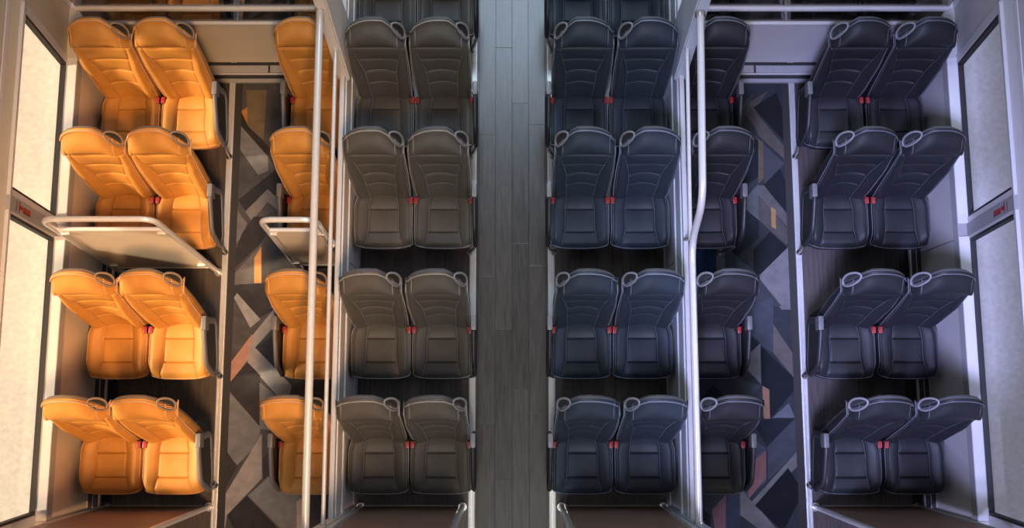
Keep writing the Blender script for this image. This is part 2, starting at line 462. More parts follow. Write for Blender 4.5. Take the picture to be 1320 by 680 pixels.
def outer_wall(sx, side, wn):
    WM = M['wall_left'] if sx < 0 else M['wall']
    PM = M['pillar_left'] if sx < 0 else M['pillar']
    def P(pr):
        return [(sx * x, z) for x, z in pr]
    # top beam is the wall itself
    bm = bmesh.new()
    prism(bm, P([(3.268, 1.85), (3.300, 2.0), (3.30, 2.75), (3.52, 2.75), (3.52, 1.85)]), Y0, Y1)
    wall = st(obj('wall_' + side, bm, PM, smooth=False))
    bm = bmesh.new()
    prism(bm, P([(3.296, 1.99), (3.286, 1.99), (3.286, 2.03), (3.296, 2.03)]), Y0, Y1)
    obj('beam_edge', bm, M['frame'], wall, False)
    bm = bmesh.new()
    prism(bm, P([(3.445, -.05), (3.445, .72), (3.52, .72), (3.52, -.05)]), Y0, Y1)
    obj('backing', bm, M['trimg'], wall, False)
    for a, b in ((Y0, -1.20), (-1.19, 1.235), (1.242, 2.80), (2.807, Y1)):
        bm = bmesh.new()
        prism(bm, P([(3.377, .12), (3.362, .783), (3.44, .783), (3.44, .12)]), a, b, .003)
        obj('wall_panel', bm, WM, wall, False)
    bm = bmesh.new()
    prism(bm, P([(3.350, .785), (3.354, .862), (3.45, .862), (3.45, .785)]), Y0, Y1, .004)
    obj('trim_strip', bm, M['trimg'], wall, False)
    # heater duct along the foot of the wall
    bm = bmesh.new()
    prism(bm, P([(3.285, 0), (3.285, .14), (3.38, .14), (3.38, 0)]), Y0, Y1)
    d = obj('heater_duct', bm, M['dark_metal'], wall, False)
    bm = bmesh.new()
    prism(bm, P([(3.275, .12), (3.275, .150), (3.289, .150), (3.289, .12)]), Y0, Y1, .002)
    prism(bm, P([(3.330, .135), (3.330, .146), (3.335, .146), (3.335, .135)]), Y0, Y1)
    prism(bm, P([(3.372, .135), (3.372, .150), (3.380, .150), (3.380, .135)]), Y0, Y1)
    obj('duct_lip', bm, M['alu'], d, False)
    bm = bmesh.new()
    prism(bm, P([(3.245, 0), (3.245, .02), (3.285, .02), (3.285, 0)]), Y0, Y1)
    obj('duct_foot', bm, M['dark_metal'], d, False)
    # pillars between the windows
    spans = [(-0.785, 1.232), (1.390, 2.597), (3.10, Y1)]
    pil = [(Y0, -0.785 - .065), (1.232 + .015, 1.390 - .045), (2.597 + .06, 3.10 - .06)]
    for i, (a, b) in enumerate(pil):
        bm = bmesh.new()
        wslab(bm, sx, a, b, -.02, 1.02, -.06, .016 if i == 1 else .004)
        obj('pillar', bm, M['trimg'] if i == 1 else PM, wall, False)
        if i != 1:
            bm = bmesh.new()
            prism(bm, P([(3.345, .0), (3.338, .885), (3.45, .885), (3.45, .0)]), a - (.02 if i else 0), b + (.02 if not i else 0), .004)
            obj('pillar_foot', bm, PM, wall, False)
    # windows
    for k, (a, b) in enumerate(spans):
        fa = .065 if k != 1 else .045
        fb = .065 if k != 0 else .015
        bm = bmesh.new()
        for y_a, y_b, qa, qb in ((a - fa, b + fb, -.03, 0.0), (a - fa, a, 0, 1), (b, b + fb, 0, 1), (a - fa, b + fb, .985, 1.02)):
            wslab(bm, sx, y_a, y_b, qa, qb, -.04, .012)
        w = st(obj('window_%d' % (wn + k), bm, M['frame'], smooth=False))
        bm = bmesh.new()
        prism(bm, P([(3.352, .862), (3.352, .872), (3.438, .884), (3.45, .884), (3.45, .862)]), a - fa, b + fb, .003)
        obj('window_sill', bm, M['frame'], w, False)
        bm = bmesh.new()
        g = .020
        for y_a, y_b, qa, qb in ((a, b, 0, g), (a, a + g, g, 1 - g), (b - g, b, g, 1 - g), (a, b, 1 - g, 1)):
            wslab(bm, sx, y_a, y_b, qa, qb, -.035, .006)
        obj('gasket', bm, M['rubber'], w, False)
        bm = bmesh.new()
        wslab(bm, sx, a + .004, b - .004, .004, .996, -.022, -.016)
        obj('pane', bm, M['pane'], w, False)
    # red safety mark on the pillar between the windows: a small hammer sign and a line of tiny letters
    root = wall
    bm = bmesh.new()
    ym = (1.247 + 1.345) / 2
    wslab(bm, sx, ym - .034, ym + .034, .888, .908, .017, .0185)
    obj('sign_bar', bm, M['mid_plastic'], root, False)
    bm = bmesh.new()
    wslab(bm, sx, ym - .036, ym + .036, .836, .852, .017, .019)
    wslab(bm, sx, ym - .010, ym + .014, .780, .836, .017, .019)
    for i in range(5):
        qa = .765 - i * .030
        wslab(bm, sx, ym - .022, ym + .016, qa - .020, qa, .017, .019)
        wslab(bm, sx, ym - .022, ym - .012 , qa - .030, qa, .017, .019)
    obj('red_sign', bm, M['red'], root, False)
    return wall
outer_wall(-1, 'left', 1)
outer_wall(1, 'right', 4)

# ------------------------------------------------------------------ inner partitions between the three rows of bays
PX = 1.30
def inner_wall(sx, side):
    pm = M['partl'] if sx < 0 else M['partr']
    def P(pr):
        return [(sx * x, z) for x, z in pr]
    bm = bmesh.new()
    prism(bm, P([(1.295, 0), (1.295, .86), (1.318, .86), (1.318, 0)]), Y0, Y1)
    w = st(obj('wall_inner_' + side, bm, pm, smooth=False))
    for a, b in ((Y0, -0.80), (-0.795, 1.105), (1.112, 2.50), (2.507, Y1)):
        bm = bmesh.new()
        prism(bm, P([(1.278, .05), (1.278, .505), (1.30, .505), (1.30, .05)]), a, b, .003)
        obj('wall_panel', bm, pm, w, False)
    bm = bmesh.new()
    prism(bm, P([(1.268, .0), (1.268, .045), (1.30, .045), (1.30, .0)]), Y0, Y1, .004)
    obj('skirting', bm, M['trimg'], w, False)
    bm = bmesh.new()
    prism(bm, P([(1.270, .515), (1.270, .595), (1.30, .595), (1.30, .515)]), Y0, Y1, .006)
    prism(bm, P([(1.276, .62), (1.280, .80), (1.30, .80), (1.30, .62)]), Y0, Y1, .004)
    obj('upper_frame', bm, pm, w, False)
    bm = bmesh.new()
    prism(bm, P([(1.284, .835), (1.284, .885), (1.322, .885), (1.322, .835)]), Y0, Y1, .006)
    obj('cap_rail', bm, M['frame'], w, False)
    # pillars
    for ya, yb, lean in ((-1.30, -0.815, 0.0), (2.50, 2.93, .21)):
        bm = bmesh.new()
        x0, x1 = sx * 1.345, sx * 1.255
        h0, h1 = (.0 if lean == 0 else .80), 2.35
        d0, d1 = lean * (h0 - .9), lean * (h1 - .9)
        hexa(bm, [(x0, ya + d0, h0), (x1, ya + d0, h0), (x1, yb + d0 * .5, h0), (x0, yb + d0 * .5, h0),
                  (x0, ya + d1, h1), (x1, ya + d1, h1), (x1, yb + d1 * .5, h1), (x0, yb + d1 * .5, h1)])
        bmesh.ops.bevel(bm, geom=bm.edges[:], offset=.012, segments=2, affect='EDGES')
        obj('pillar', bm, pm, w, True, 30)
    return w
inner_wall(-1, 'left')
inner_wall(1, 'right')

# ------------------------------------------------------------------ handrails on the partitions
def rail(name, label, runs, group=None, brackets=()):
    root = empty(name, label, 'handrail', runs[0][0][0])
    base = Vector(runs[0][0][0])
    for pts, r in runs:
        bm = bmesh.new()
        tube(bm, [Vector(p) - base for p in fillet(pts, .16, 8)], r, 14)
        obj('rail_tube', bm, M['tube'], root)
    for p, ax, r, h in brackets:
        bm = bmesh.new(); disc(bm, Vector(p) - base, ax, r, h)
        obj('bracket', bm, M['steel'], root)
    return root
rail('handrail', 'thick upper steel handrail running the full length beside the tan single seats',
     [([(-1.318, 2.70, 1.70), (-1.318, -0.83, 1.68)], .026)],
     brackets=[((-1.318, 2.70, 1.70), (0, -1, 0), .036, .03), ((-1.318, -.83, 1.68), (0, 1, 0), .036, .03)])
rail('handrail', 'thin lower steel rail under the thick handrail beside the tan single seats',
     [([(-1.292, 2.60, 1.24), (-1.292, -0.83, 1.22)], .015)],
     brackets=[((-1.292, 2.60, 1.24), (0, -1, 0), .024, .02), ((-1.292, -.83, 1.22), (0, 1, 0), .024, .02)])
rail('handrail', 'steel handrail beside the dark single seats that bends down halfway along',
     [([(1.292, 2.66, 1.70), (1.292, 1.36, 1.60), (1.292, 1.15, 1.16), (1.292, -0.83, 1.15)], .026),
      ([(1.292, 1.19, 1.14), (1.300, 1.225, .87)], .018)],
     brackets=[((1.292, 2.66, 1.70), (0, -1, 0), .036, .03), ((1.292, -.83, 1.15), (0, 1, 0), .036, .03)])
rail('handrail', 'short thin steel rail under the upper rail, beside the two rear dark single seats',
     [([(1.282, 2.60, 1.24), (1.282, 1.17, 1.17)], .015)],
     brackets=[((1.282, 2.60, 1.24), (0, -1, 0), .024, .02)])

# ------------------------------------------------------------------ screens
def screen(name, label, xa, xb, y0, lean, ztube, zpan, zbot, pmat, legs=(True, True), tumble=(0.0, 0.0), rt=.021, clips=True, group=None, z0=0.0):
    """tube frame in a leaning plane with a panel inside. tumble: shift of the tube top in x at either end"""
    root = empty(name, label, 'partition screen', ((xa + xb) / 2, y0, z0), group)
    base = Vector(((xa + xb) / 2, y0, 0))
    def p(x, z, off=0.0):
        return Vector((x, y0 + lean * z - off, z)) - base
    ta, tb = xa + tumble[0], xb + tumble[1]
    za = .03 if legs[0] else legs[0] or .86
    zb = .03 if legs[1] else .86
    za = .03 if legs[0] else .86
    def ex(x0, x1, z):                                   # frame edge at height z
        return x0 + (x1 - x0) * z / ztube
    bm = bmesh.new()
    tube(bm, fillet([p(ex(xa, ta, za), za), p(ta, ztube), p(tb, ztube), p(ex(xb, tb, zb), zb)], .10, 8), rt, 12)
    obj('tube_frame', bm, M['tube'], root)
    ia, ib = ex(xa, ta, zpan), ex(xb, tb, zpan)
    bm = bmesh.new()
    tube(bm, [p(ia + .01, zpan), p(ib - .01, zpan)], rt * .8, 10)
    obj('cross_rail', bm, M['tube'], root)
    ja, jb = ex(xa, ta, zbot), ex(xb, tb, zbot)
    bm = bmesh.new()
    hexa(bm, [p(ja + .03, zbot, .004), p(jb - .03, zbot, .004), p(jb - .03, zbot, -.012), p(ja + .03, zbot, -.012),
              p(ia + .03, zpan, .004), p(ib - .03, zpan, .004), p(ib - .03, zpan, -.012), p(ia + .03, zpan, -.012)])
    obj('panel', bm, pmat, root, False)
    bm = bmesh.new()
    hexa(bm, [p(ja + .03, zbot - .016, .010), p(jb - .03, zbot - .016, .010), p(jb - .03, zbot - .016, -.016), p(ja + .03, zbot - .016, -.016),
              p(ja + .03, zbot, .010), p(jb - .03, zbot, .010), p(jb - .03, zbot, -.016), p(ja + .03, zbot, -.016)])
    obj('panel_edge', bm, M['alu'], root, False)
    if clips:
        for fx, fz in ((.06, .06), (.94, .06), (.06, .90), (.94, .90)):
            z = zpan + (zbot - zpan) * fz
            x = ex(xa, ta, z) + (ex(xb, tb, z) - ex(xa, ta, z)) * (fx if fx > .5 else fx)
            bm = bmesh.new()
            c = p(x, z, .012)
            box(bm, c.x - .03, c.x + .03, c.y - .012, c.y + .012, c.z - .014, c.z + .014, .005)
            obj('clip', bm, M['tube'], root)
    for x, z, leg in ((xa, za, legs[0]), (xb, zb, legs[1])):
        bm = bmesh.new()
        c = p(ex(x, ta if x == xa else tb, z), z)
        disc(bm, c - Vector((0, 0, .03)), (0, 0, 1), rt * 1.7, .03)
        obj('floor_flange' if leg else 'rail_clamp', bm, M['steel'], root)
    return root
B_LEAN = .11
screen('seat_screen', 'wide beige screen in a steel tube frame across the tan pairs by the left window',
       -3.262, -2.45, 1.09, B_LEAN, 1.51, 1.27, .20, M['panel'], tumble=(.03, -.01))
screen('seat_screen', 'small beige screen in a rounded steel frame in front of the second tan single seat',
       -1.77, -1.368, 1.11, .095, 1.50, 1.24, .22, M['panel'], (True, False), tumble=(.04, .02), z0=.004)
for xa, xb, lab in ((-3.27, -2.445, 'red-brown screen at the foot of the bay of tan pairs, bottom left'),
                    (-1.22, -.40, 'red-brown screen in front of the nearest grey pair left of the wood aisle'),
                    (.40, 1.22, 'red-brown screen in front of the nearest cool-lit grey pair right of the wood aisle'),
                    (2.445, 3.27, 'red-brown screen at the foot of the bay of dark pairs, bottom right')):
    screen('front_screen', lab, xa, xb, -.815, -.02, 1.55, 1.34, .07, M['brown'], tumble=(0, 0))

# tall cross screens at the far end, with smoked glass above a laminate panel and a duct at the foot
def cross_screen(sx, label):
    xa, xb = sorted((sx * 3.36, sx * 1.335))
    y0, ln = 2.85, .11
    root = empty('cross_screen', label, 'partition screen', ((xa + xb) / 2, y0, 0))
    base = Vector(((xa + xb) / 2, y0, 0))
    def p(x, z, off=0.0):
        return Vector((x, y0 + ln * z - off, z)) - base
    def slab(a, b, z0, z1, o0, o1, name, m):
        bm = bmesh.new()
        hexa(bm, [p(a, z0, o0), p(b, z0, o0), p(b, z0, o1), p(a, z0, o1), p(a, z1, o0), p(b, z1, o0), p(b, z1, o1), p(a, z1, o1)])
        return obj(name, bm, m, root, False)
    slab(xa, xb, .16, .79, 0, -.02, 'panel', M['panel'] if sx < 0 else M['wall'])
    xa2, xb2 = sorted((sx * 3.30, sx * 1.335))
    for z, r, nm in ((.83, .020, 'lower_rail'), (1.055, .025, 'top_rail')):
        bm = bmesh.new()
        tube(bm, [p(xa2, z), p(xb2, z)], r, 12)
        obj(nm, bm, M['tube'], root)
    slab(xa2, xb2, .85, 1.60, -.004, -.010, 'glass_pane', M['smoked'])
    bm = bmesh.new(); tube(bm, [p(xa2, 1.24, -.02), p(xb2, 1.24, -.02)], .008, 8)
    obj('glass_trim', bm, M['tube'], root)
    # stepped duct under the panel
    xa3, xb3 = sorted((sx * 3.27, sx * 1.335))
    bm = bmesh.new()
    c = p(0, 0)
    box(bm, xa3 - base.x, xb3 - base.x, 2.768 - y0, 2.872 - y0, 0.0, .135)
    obj('duct_body', bm, M['dark_metal'], root, False)
    bm = bmesh.new()
    box(bm, xa3 - base.x, xb3 - base.x, 2.762 - y0, 2.778 - y0, .132, .150, .003)
    obj('duct_lip', bm, M['alu'], root, False)
    ga, gb = sorted((sx * 2.05, sx * 1.335))
    bm = bmesh.new()
    box(bm, ga - base.x, gb - base.x, 2.782 - y0, 2.845 - y0, .136, .146)
    obj('grille', bm, M['grille'], root, False)
    ga, gb = sorted((sx * 3.27, sx * 2.07))
    bm = bmesh.new()
    box(bm, ga - base.x, gb - base.x, 2.782 - y0, 2.845 - y0, .130, .142)
    obj('cover_plate', bm, M['trimg'], root, False)
    bm = bmesh.new()
    box(bm, xa3 - base.x, xb3 - base.x, 2.735 - y0, 2.768 - y0, 0.0, .03)
    obj('duct_foot', bm, M['trimg'], root, False)
cross_screen(-1, 'long beige screen with smoked glass and two rails behind the rearmost tan seats')
cross_screen(1, 'long lilac-grey screen with smoked glass and two rails behind the rearmost dark seats')

# ------------------------------------------------------------------ seats
RA = math.radians(16)                                # recline
RL = .925
RO = Vector((0, .418, .455))
RU = Vector((0, sin(RA), cos(RA)))
RN = Vector((0, -cos(RA), sin(RA)))
def b3(x, t, f):
    return RO + Vector((x, 0, 0)) + RU * (t * RL) + RN * f

def b_half(t):
    pts = [(-.08, .200), (0, .208), (.2, .220), (.45, .226), (.65, .222), (.78, .217), (.88, .214), (1.0, .210)]
    if t <= pts[0][0]:
        return pts[0][1]
    for (a, wa), (b, wb2) in zip(pts, pts[1:]):
        if t <= b:
            return wa + (wb2 - wa) * smooth01(a, b, t)
    return pts[-1][1]

def t_top(s, hs):
    """height of the outline at s; hs = sign of the side(s) cut for a grab handle"""
    cut = (hs == 2) or (s * hs > 0)
    q = min(1.0, abs(s))
    if cut:
        return 1.0 - .035 * q ** 2 - .175 * smooth01(.34, 1.0, q) - .060 * smooth01(.74, 1.0, q) ** 2
    a, n = .25, 2.1
    return 1.0 - a * (1 - max(0.0, 1 - q ** n) ** (1 / n))

SEAM_T = .705
def b_seam(t):
    lo, hi = .52, .80
    if t < .30:
        return lo - .02 * smooth01(.30, 0, t)
    return lo + (hi - lo) * smooth01(.30, .715, t) ** 1.15

GROOVES = [.195, .365, .535]
def rows():
    r = {-.07, -.03, .03, .10, .18}
    for g in GROOVES + [SEAM_T]:
        r |= {g - .030, g - .012, g - .004, g, g + .004, g + .012, g + .030}
    r |= {.28, .45, .62}
    r |= {.755, .78, .81, .835, .86, .885, .91, .93, .95, .965, .98, .99, 1.0}
    return sorted(r)
ROWS = rows()
COLS = []
for e in (1, .975, .94, .88, .78, .62, .45, .28, .14, .06, .02):
    COLS.append(('L', e))
for e in (-1, -.96, -.88, -.72, -.48, -.24, 0, .24, .48, .72, .88, .96, 1):
    COLS.append(('C', e))
for e in (.02, .06, .14, .28, .45, .62, .78, .88, .94, .975, 1):
    COLS.append(('R', e))

def col_s(c, t):
    b = b_seam(t) if t < SEAM_T else .77
    k, e = c
    if k == 'C':
        return b * e
    s = b + (1 - b) * e
    return -s if k == 'L' else s

def gauss(x, w):
    return math.exp(-(x / w) ** 2)

HS = 1
def b_front(c, v):
    k, e = c
    f = 0.0
    if v <= SEAM_T:
        bol = .056 * smooth01(-.30, .10, v) * (1 - .85 * smooth01(.44, SEAM_T, v))
        if k == 'C':
            g = [-.09] + GROOVES + [SEAM_T]
            for a, b in zip(g, g[1:]):
                if a <= v <= b:
                    f += .010 * sin(pi * (v - a) / (b - a)) ** .6 * (1 - .5 * e ** 4)
            f += .006 * e * e - .020 * (1 - e * e) * (1 - smooth01(.35, .68, v))
            f -= .004 * gauss(1 - abs(e), .03)
        else:
            f += bol * sin(pi * min(1, e * .50 + .0)) ** .8 * (1 - .35 * smooth01(.5, 1, e)) + .008 * (1 - e)
            f -= .012 * gauss(e, .05)
    for g in GROOVES:
        if k == 'C':
            f -= .0075 * gauss(v - g, .006)
    f -= .009 * gauss(v - SEAM_T, .006)
    f += .012 * smooth01(.45, .72, v)
    hb = smooth01(SEAM_T - .01, .82, v) * (1 - .55 * smooth01(.88, 1.0, v))
    if v > SEAM_T:
        if k == 'C':
            f += .042 * hb
            f -= .005 * gauss(1 - abs(e), .03)
        else:
            cut = (k == 'R') if HS > 0 else (k == 'L')
            f += .042 * hb * ((1 - .80 * smooth01(0, 1, e)) if cut else (1 - .30 * e * e))
            f -= .012 * gauss(e, .06)
    # round off to the piped edge
    if k != 'C':
        f -= (.022 + .034 * smooth01(SEAM_T, .85, v)) * smooth01(.60, 1.0, e) ** 2
    f -= .056 * smooth01(.80, 1.0, v) ** 1.5
    return f

def b_point(c, v, hs):
    s = col_s(c, v)
    if v <= SEAM_T:
        t = v
    else:
        # squash the headrest rows into the rounded outline
        t = SEAM_T + (v - SEAM_T) / (1 - SEAM_T) * (t_top(s, hs) - SEAM_T)
    return s * b_half(t), t

def outline(hs):
    """perimeter of the backrest front as (x, t, f), from lower left, over the top, to lower right"""
    global HS
    HS = hs
    out = []
    for v in ROWS[:-1]:
        x, t = b_point(COLS[0], v, hs); out.append((x, t, b_front(COLS[0], v)))
    for c in COLS:
        x, t = b_point(c, 1.0, hs); out.append((x, t, b_front(c, 1.0)))
    for v in reversed(ROWS[:-1]):
        x, t = b_point(COLS[-1], v, hs); out.append((x, t, b_front(COLS[-1], v)))
    return out

def normals2(o):
    ns = []
    n = len(o)
    for i in range(n):
        a, b = o[max(0, i - 1)], o[min(n - 1, i + 1)]
        dx, dt = b[0] - a[0], (b[1] - a[1]) * RL
        l = math.hypot(dx, dt) or 1
        ns.append((-dt / l, dx / l))
    return ns

MESH = {}
def cached(key, m, build):
    k = (key, m.name)
    if k not in MESH:
        if key in MESH:
            me = MESH[key].copy()
            me.materials.clear(); me.materials.append(m)
        else:
            me = build(m)
            MESH[key] = me
        MESH[k] = me
    return MESH[k]

def back_piece(hs, cset, r0, r1):
    def build(m):
        bm = bmesh.new()
        global HS
        HS = hs
        rr = [v for v in ROWS if r0 - 1e-6 <= v <= r1 + 1e-6]
        cc = cset
        g = [[bm.verts.new(b3(*b_point(c, v, hs), b_front(c, v))) for c in cc] for v in rr]
        for i in range(len(rr) - 1):
            for j in range(len(cc) - 1):
                bm.faces.new((g[i][j], g[i][j + 1], g[i + 1][j + 1], g[i + 1][j]))
        bmesh.ops.remove_doubles(bm, verts=bm.verts[:], dist=1e-5)
        return finish_up(bm, m, RN)
    return build

def finish_up(bm, m, want):
    bmesh.ops.recalc_face_normals(bm, faces=bm.faces[:])
    s = sum((f.normal.dot(want) * f.calc_area() for f in bm.faces), 0.0)
    if s < 0:
        bmesh.ops.reverse_faces(bm, faces=bm.faces[:])
    me = bpy.data.meshes.new('piece')
    bm.to_mesh(me); bm.free()
    me.materials.append(m)
    for p in me.polygons:
        p.use_smooth = True
    return me

C_COLS = [('L', 0)] + [c for c in COLS if c[0] == 'C'][1:-1] + [('R', 0)]
C_COLS = [c for c in COLS if c[0] == 'C']
L_COLS = [c for c in COLS if c[0] == 'L'] + [('C', -1)]
R_COLS = [('C', 1)] + [c for c in COLS if c[0] == 'R']

def back_body(hs):
    def build(m):
        bm = bmesh.new()
        o = outline(hs); ns = normals2(o)
        rings = []
        for off, dz, ab in ((0, 0, None), (.006, -.010, None), (.008, -.026, 'abs'), (.006, -.044, 'abs')):
            ring = []
            for (x, t, f), (nx, nt) in zip(o, ns):
                ff = f + dz if ab is None else min(f - .012, dz)
                ring.append(bm.verts.new(b3(x + nx * off, t + nt * off / RL, ff)))
            rings.append(ring)
        for a, b in zip(rings, rings[1:]):
            for i in range(len(a) - 1):
                bm.faces.new((a[i], a[i + 1], b[i + 1], b[i]))
        for a, b in zip(rings, rings[1:]):              # close the bottom
            pass
        bm.faces.new([r[0] for r in rings] + [r[-1] for r in reversed(rings)])
        return finish(bm, 'backrest', m, True, 60)
    return build

def back_stitch(hs):
    def build(m):
        bm = bmesh.new()
        global HS
        HS = hs
        for k in ('L', 'R'):
            for e, v0, v1 in ((.035, -.03, .985), (.90, .05, .97)):
                c = (k, e)
                tube(bm, [b3(*b_point(c, v, hs), b_front(c, v) + .0012) for v in ROWS if v0 <= v <= v1], .0021, 5)
        return finish(bm, 'stitching', m)
    return build

def back_shell(hs):
    def build(m):
        bm = bmesh.new()
        o = outline(hs); ns = normals2(o)
        rings = []
        for off, d in ((.004, -.042), (.000, -.060), (-.018, -.078)):
            rings.append([bm.verts.new(b3(x + nx * off, t + nt * off / RL, d)) for (x, t, f), (nx, nt) in zip(o, ns)])
        for a, b in zip(rings, rings[1:]):
            for i in range(len(a) - 1):
                bm.faces.new((a[i], a[i + 1], b[i + 1], b[i]))
        n = len(rings[-1])
        L = rings[-1]
        for i in range(n // 2 - 1):
            bm.faces.new((L[i], L[i + 1], L[n - 2 - i], L[n - 1 - i]))
        bm.faces.new([r[0] for r in rings] + [r[-1] for r in reversed(rings)])
        return finish(bm, 'back_shell', m, True, 60)
    return build

def back_piping(hs):
    def build(m):
        bm = bmesh.new()
        o = outline(hs); ns = normals2(o)
        pts = [b3(x + nx * .003, t + nt * .003 / RL, f + .002) for (x, t, f), (nx, nt) in zip(o, ns)]
        tube(bm, pts, .0052, 6)
        return finish(bm, 'piping', m)
    return build

def handle_frame(side, hs):
    o = [b_point(c, 1.0, hs) for c in COLS]
    if side < 0:
        o = list(reversed(o))
    # corner run from the shoulder of the cut side
    pts = [Vector((x, t * RL)) for x, t in o if x * side > .105]
    a, b = pts[0], pts[-1]
    mid = min(pts, key=lambda q: abs((q - a).length - (q - b).length))
    tg = (b - a).normalized()
    nr = Vector((-tg.y, tg.x))
    if nr.y < 0:
        nr = -nr
    return mid, tg, nr

HA, HO, HBEND = .086, .019, .014
def handle_ring(side, hs):
    def build(m):
        bm = bmesh.new()
        mid, tg, nr = handle_frame(side, hs)
        pts = []
        for k in range(32):
            a = 2 * pi * k / 32
            u = HA * cos(a); d = sin(a)
            q = mid + tg * u + nr * (HO - .017 * d - HBEND * (u / HA) ** 2)
            pts.append(b3(q.x, q.y / RL, -.045 + .036 * d))
        tube(bm, pts, .0085, 8, True)
        return finish(bm, 'grab_handle', m)
    return build

def handle_recess(side, hs):
    def build(m):
        bm = bmesh.new()
        mid, tg, nr = handle_frame(side, hs)
        rings = []
        for sc, dep in ((1.0, -.004), (.9, -.012), (.62, -.022), (.2, -.024)):
            ring = []
            for k in range(24):
                a = 2 * pi * k / 24
                u = HA * .96 * sc * cos(a); d = .94 * sc * sin(a)
                q = mid + tg * u + nr * (HO - .017 * d - HBEND * (u / HA) ** 2 + dep)
                ring.append(bm.verts.new(b3(q.x, q.y / RL, -.045 + .036 * d)))
            rings.append(ring)
        for a, b in zip(rings, rings[1:]):
            for k in range(24):
                bm.faces.new((a[k], a[(k + 1) % 24], b[(k + 1) % 24], b[k]))
        bm.faces.new(rings[-1])
        return finish(bm, 'handle_recess', m)
    return build

# cushion ---------------------------------------------------------------
CD, CZ = .455, .455
CROWS = sorted({0, .012, .03, .06, .10, .15, .20, .235, .252, .262, .27, .278, .288, .305, .36, .42, .48, .56, .62, .645,
                .658, .667, .675, .683, .692, .705, .74, .80, .88, .95, 1.0})
CS1, CS2 = .27, .675
CCOLS = [('L', e) for e in (1, .975, .93, .86, .74, .58, .40, .24, .12, .05, .02)] + \
        [('C', e) for e in (-1, -.96, -.88, -.7, -.45, -.2, 0, .2, .45, .7, .88, .96, 1)] + \
        [('R', e) for e in (.02, .05, .12, .24, .40, .58, .74, .86, .93, .975, 1)]
def c_half(v):
    return .226 - .012 * smooth01(.55, .05, 1 - v) * 0 - .035 * smooth01(.62, 1.0, v) ** 1.5
def c_point(c, v):
    k, e = c
    b = .50 + .13 * smooth01(.42, 0, v) ** 1.4 - .02 * smooth01(.6, 1, v)
    s = b * e if k == 'C' else (b + (1 - b) * e) * (-1 if k == 'L' else 1)
    q = abs(s)
    yf = .055 * (1 - max(0, 1 - q ** 3.2) ** (1 / 3.2))
    x = s * c_half(v)
    y = yf + (CD - yf) * v
    z = CZ
    if k == 'C':
        g = [0, CS1, CS2, 1.02]
        for a, bb in zip(g, g[1:]):
            if a <= v <= bb:
                z += .009 * sin(pi * (v - a) / (bb - a)) ** .6 * (1 - .4 * e ** 4)
        z -= .005 * gauss(1 - abs(e), .03)
        z -= .008 * (1 - e * e)
        for gg in (CS1, CS2):
            z -= .009 * gauss(v - gg, .008)
    else:
        z += .034 * sin(pi * e * .55) ** .8 * smooth01(0, .2, v) + .012 * sin(pi * e * .5)
        z -= .010 * gauss(e, .05)
        z -= .030 * smooth01(.66, 1.0, e) ** 2
    z -= .030 * smooth01(.11, 0, v) ** 2
    z -= .02 * smooth01(.8, 1, v)
    return Vector((x, y, z))

def c_piece(cset, r0, r1):
    def build(m):
        bm = bmesh.new()
        rr = [v for v in CROWS if r0 - 1e-6 <= v <= r1 + 1e-6]
        g = [[bm.verts.new(c_point(c, v)) for c in cset] for v in rr]
        for i in range(len(rr) - 1):
            for j in range(len(cset) - 1):
                bm.faces.new((g[i][j], g[i][j + 1], g[i + 1][j + 1], g[i + 1][j]))
        bmesh.ops.remove_doubles(bm, verts=bm.verts[:], dist=1e-5)
        return finish_up(bm, m, Vector((0, 0, 1)))
    return build
CC_C = [c for c in CCOLS if c[0] == 'C']
CC_L = [c for c in CCOLS if c[0] == 'L'] + [('C', -1)]
CC_R = [('C', 1)] + [c for c in CCOLS if c[0] == 'R']

def c_outline():
    o = [c_point(CCOLS[0], v) for v in reversed(CROWS[1:])]
    o += [c_point(c, 0) for c in CCOLS]
    o += [c_point(CCOLS[-1], v) for v in CROWS[1:]]
    return o
def c_norm(o):
    ns = []
    n = len(o)
    for i in range(n):
        a, b = o[max(0, i - 1)], o[min(n - 1, i + 1)]
        d = Vector((b.x - a.x, b.y - a.y)).normalized()
        ns.append(Vector((d.y, -d.x, 0)))
    return ns
def c_body(m):
    bm = bmesh.new()
    o = c_outline(); ns = c_norm(o)
    rings = []
    for off, z in ((0, None), (.007, -.010), (.010, .405), (.006, .365), (-.012, .345)):
        rings.append([bm.verts.new(Vector((p.x, p.y, p.z if z is None else (p.z + z if z < 0 else z))) + n * off)
                      for p, n in zip(o, ns)])
    for a, b in zip(rings, rings[1:]):
        for i in range(len(a) - 1):
            bm.faces.new((a[i], a[i + 1], b[i + 1], b[i]))
    L = rings[-1]; n = len(L)
    for i in range(n // 2 - 1):
        bm.faces.new((L[i], L[i + 1], L[n - 2 - i], L[n - 1 - i]))
    bm.faces.new([r[0] for r in rings] + [r[-1] for r in reversed(rings)])
    return finish(bm, 'cushion', m, True, 60)
def c_piping(m):
    bm = bmesh.new()
    o = c_outline(); ns = c_norm(o)
    tube(bm, [p + n * .003 + Vector((0, 0, .002)) for p, n in zip(o, ns)], .0032, 6)
    return finish(bm, 'piping', m)

def c_stitch(m):
    bm = bmesh.new()
    for k in ('L', 'R'):
        for e in (.035, .90):
            tube(bm, [c_point((k, e), v) + Vector((0, 0, .0012)) for v in CROWS if .02 < v < .98], .0019, 5)
    return finish(bm, 'stitching', m)

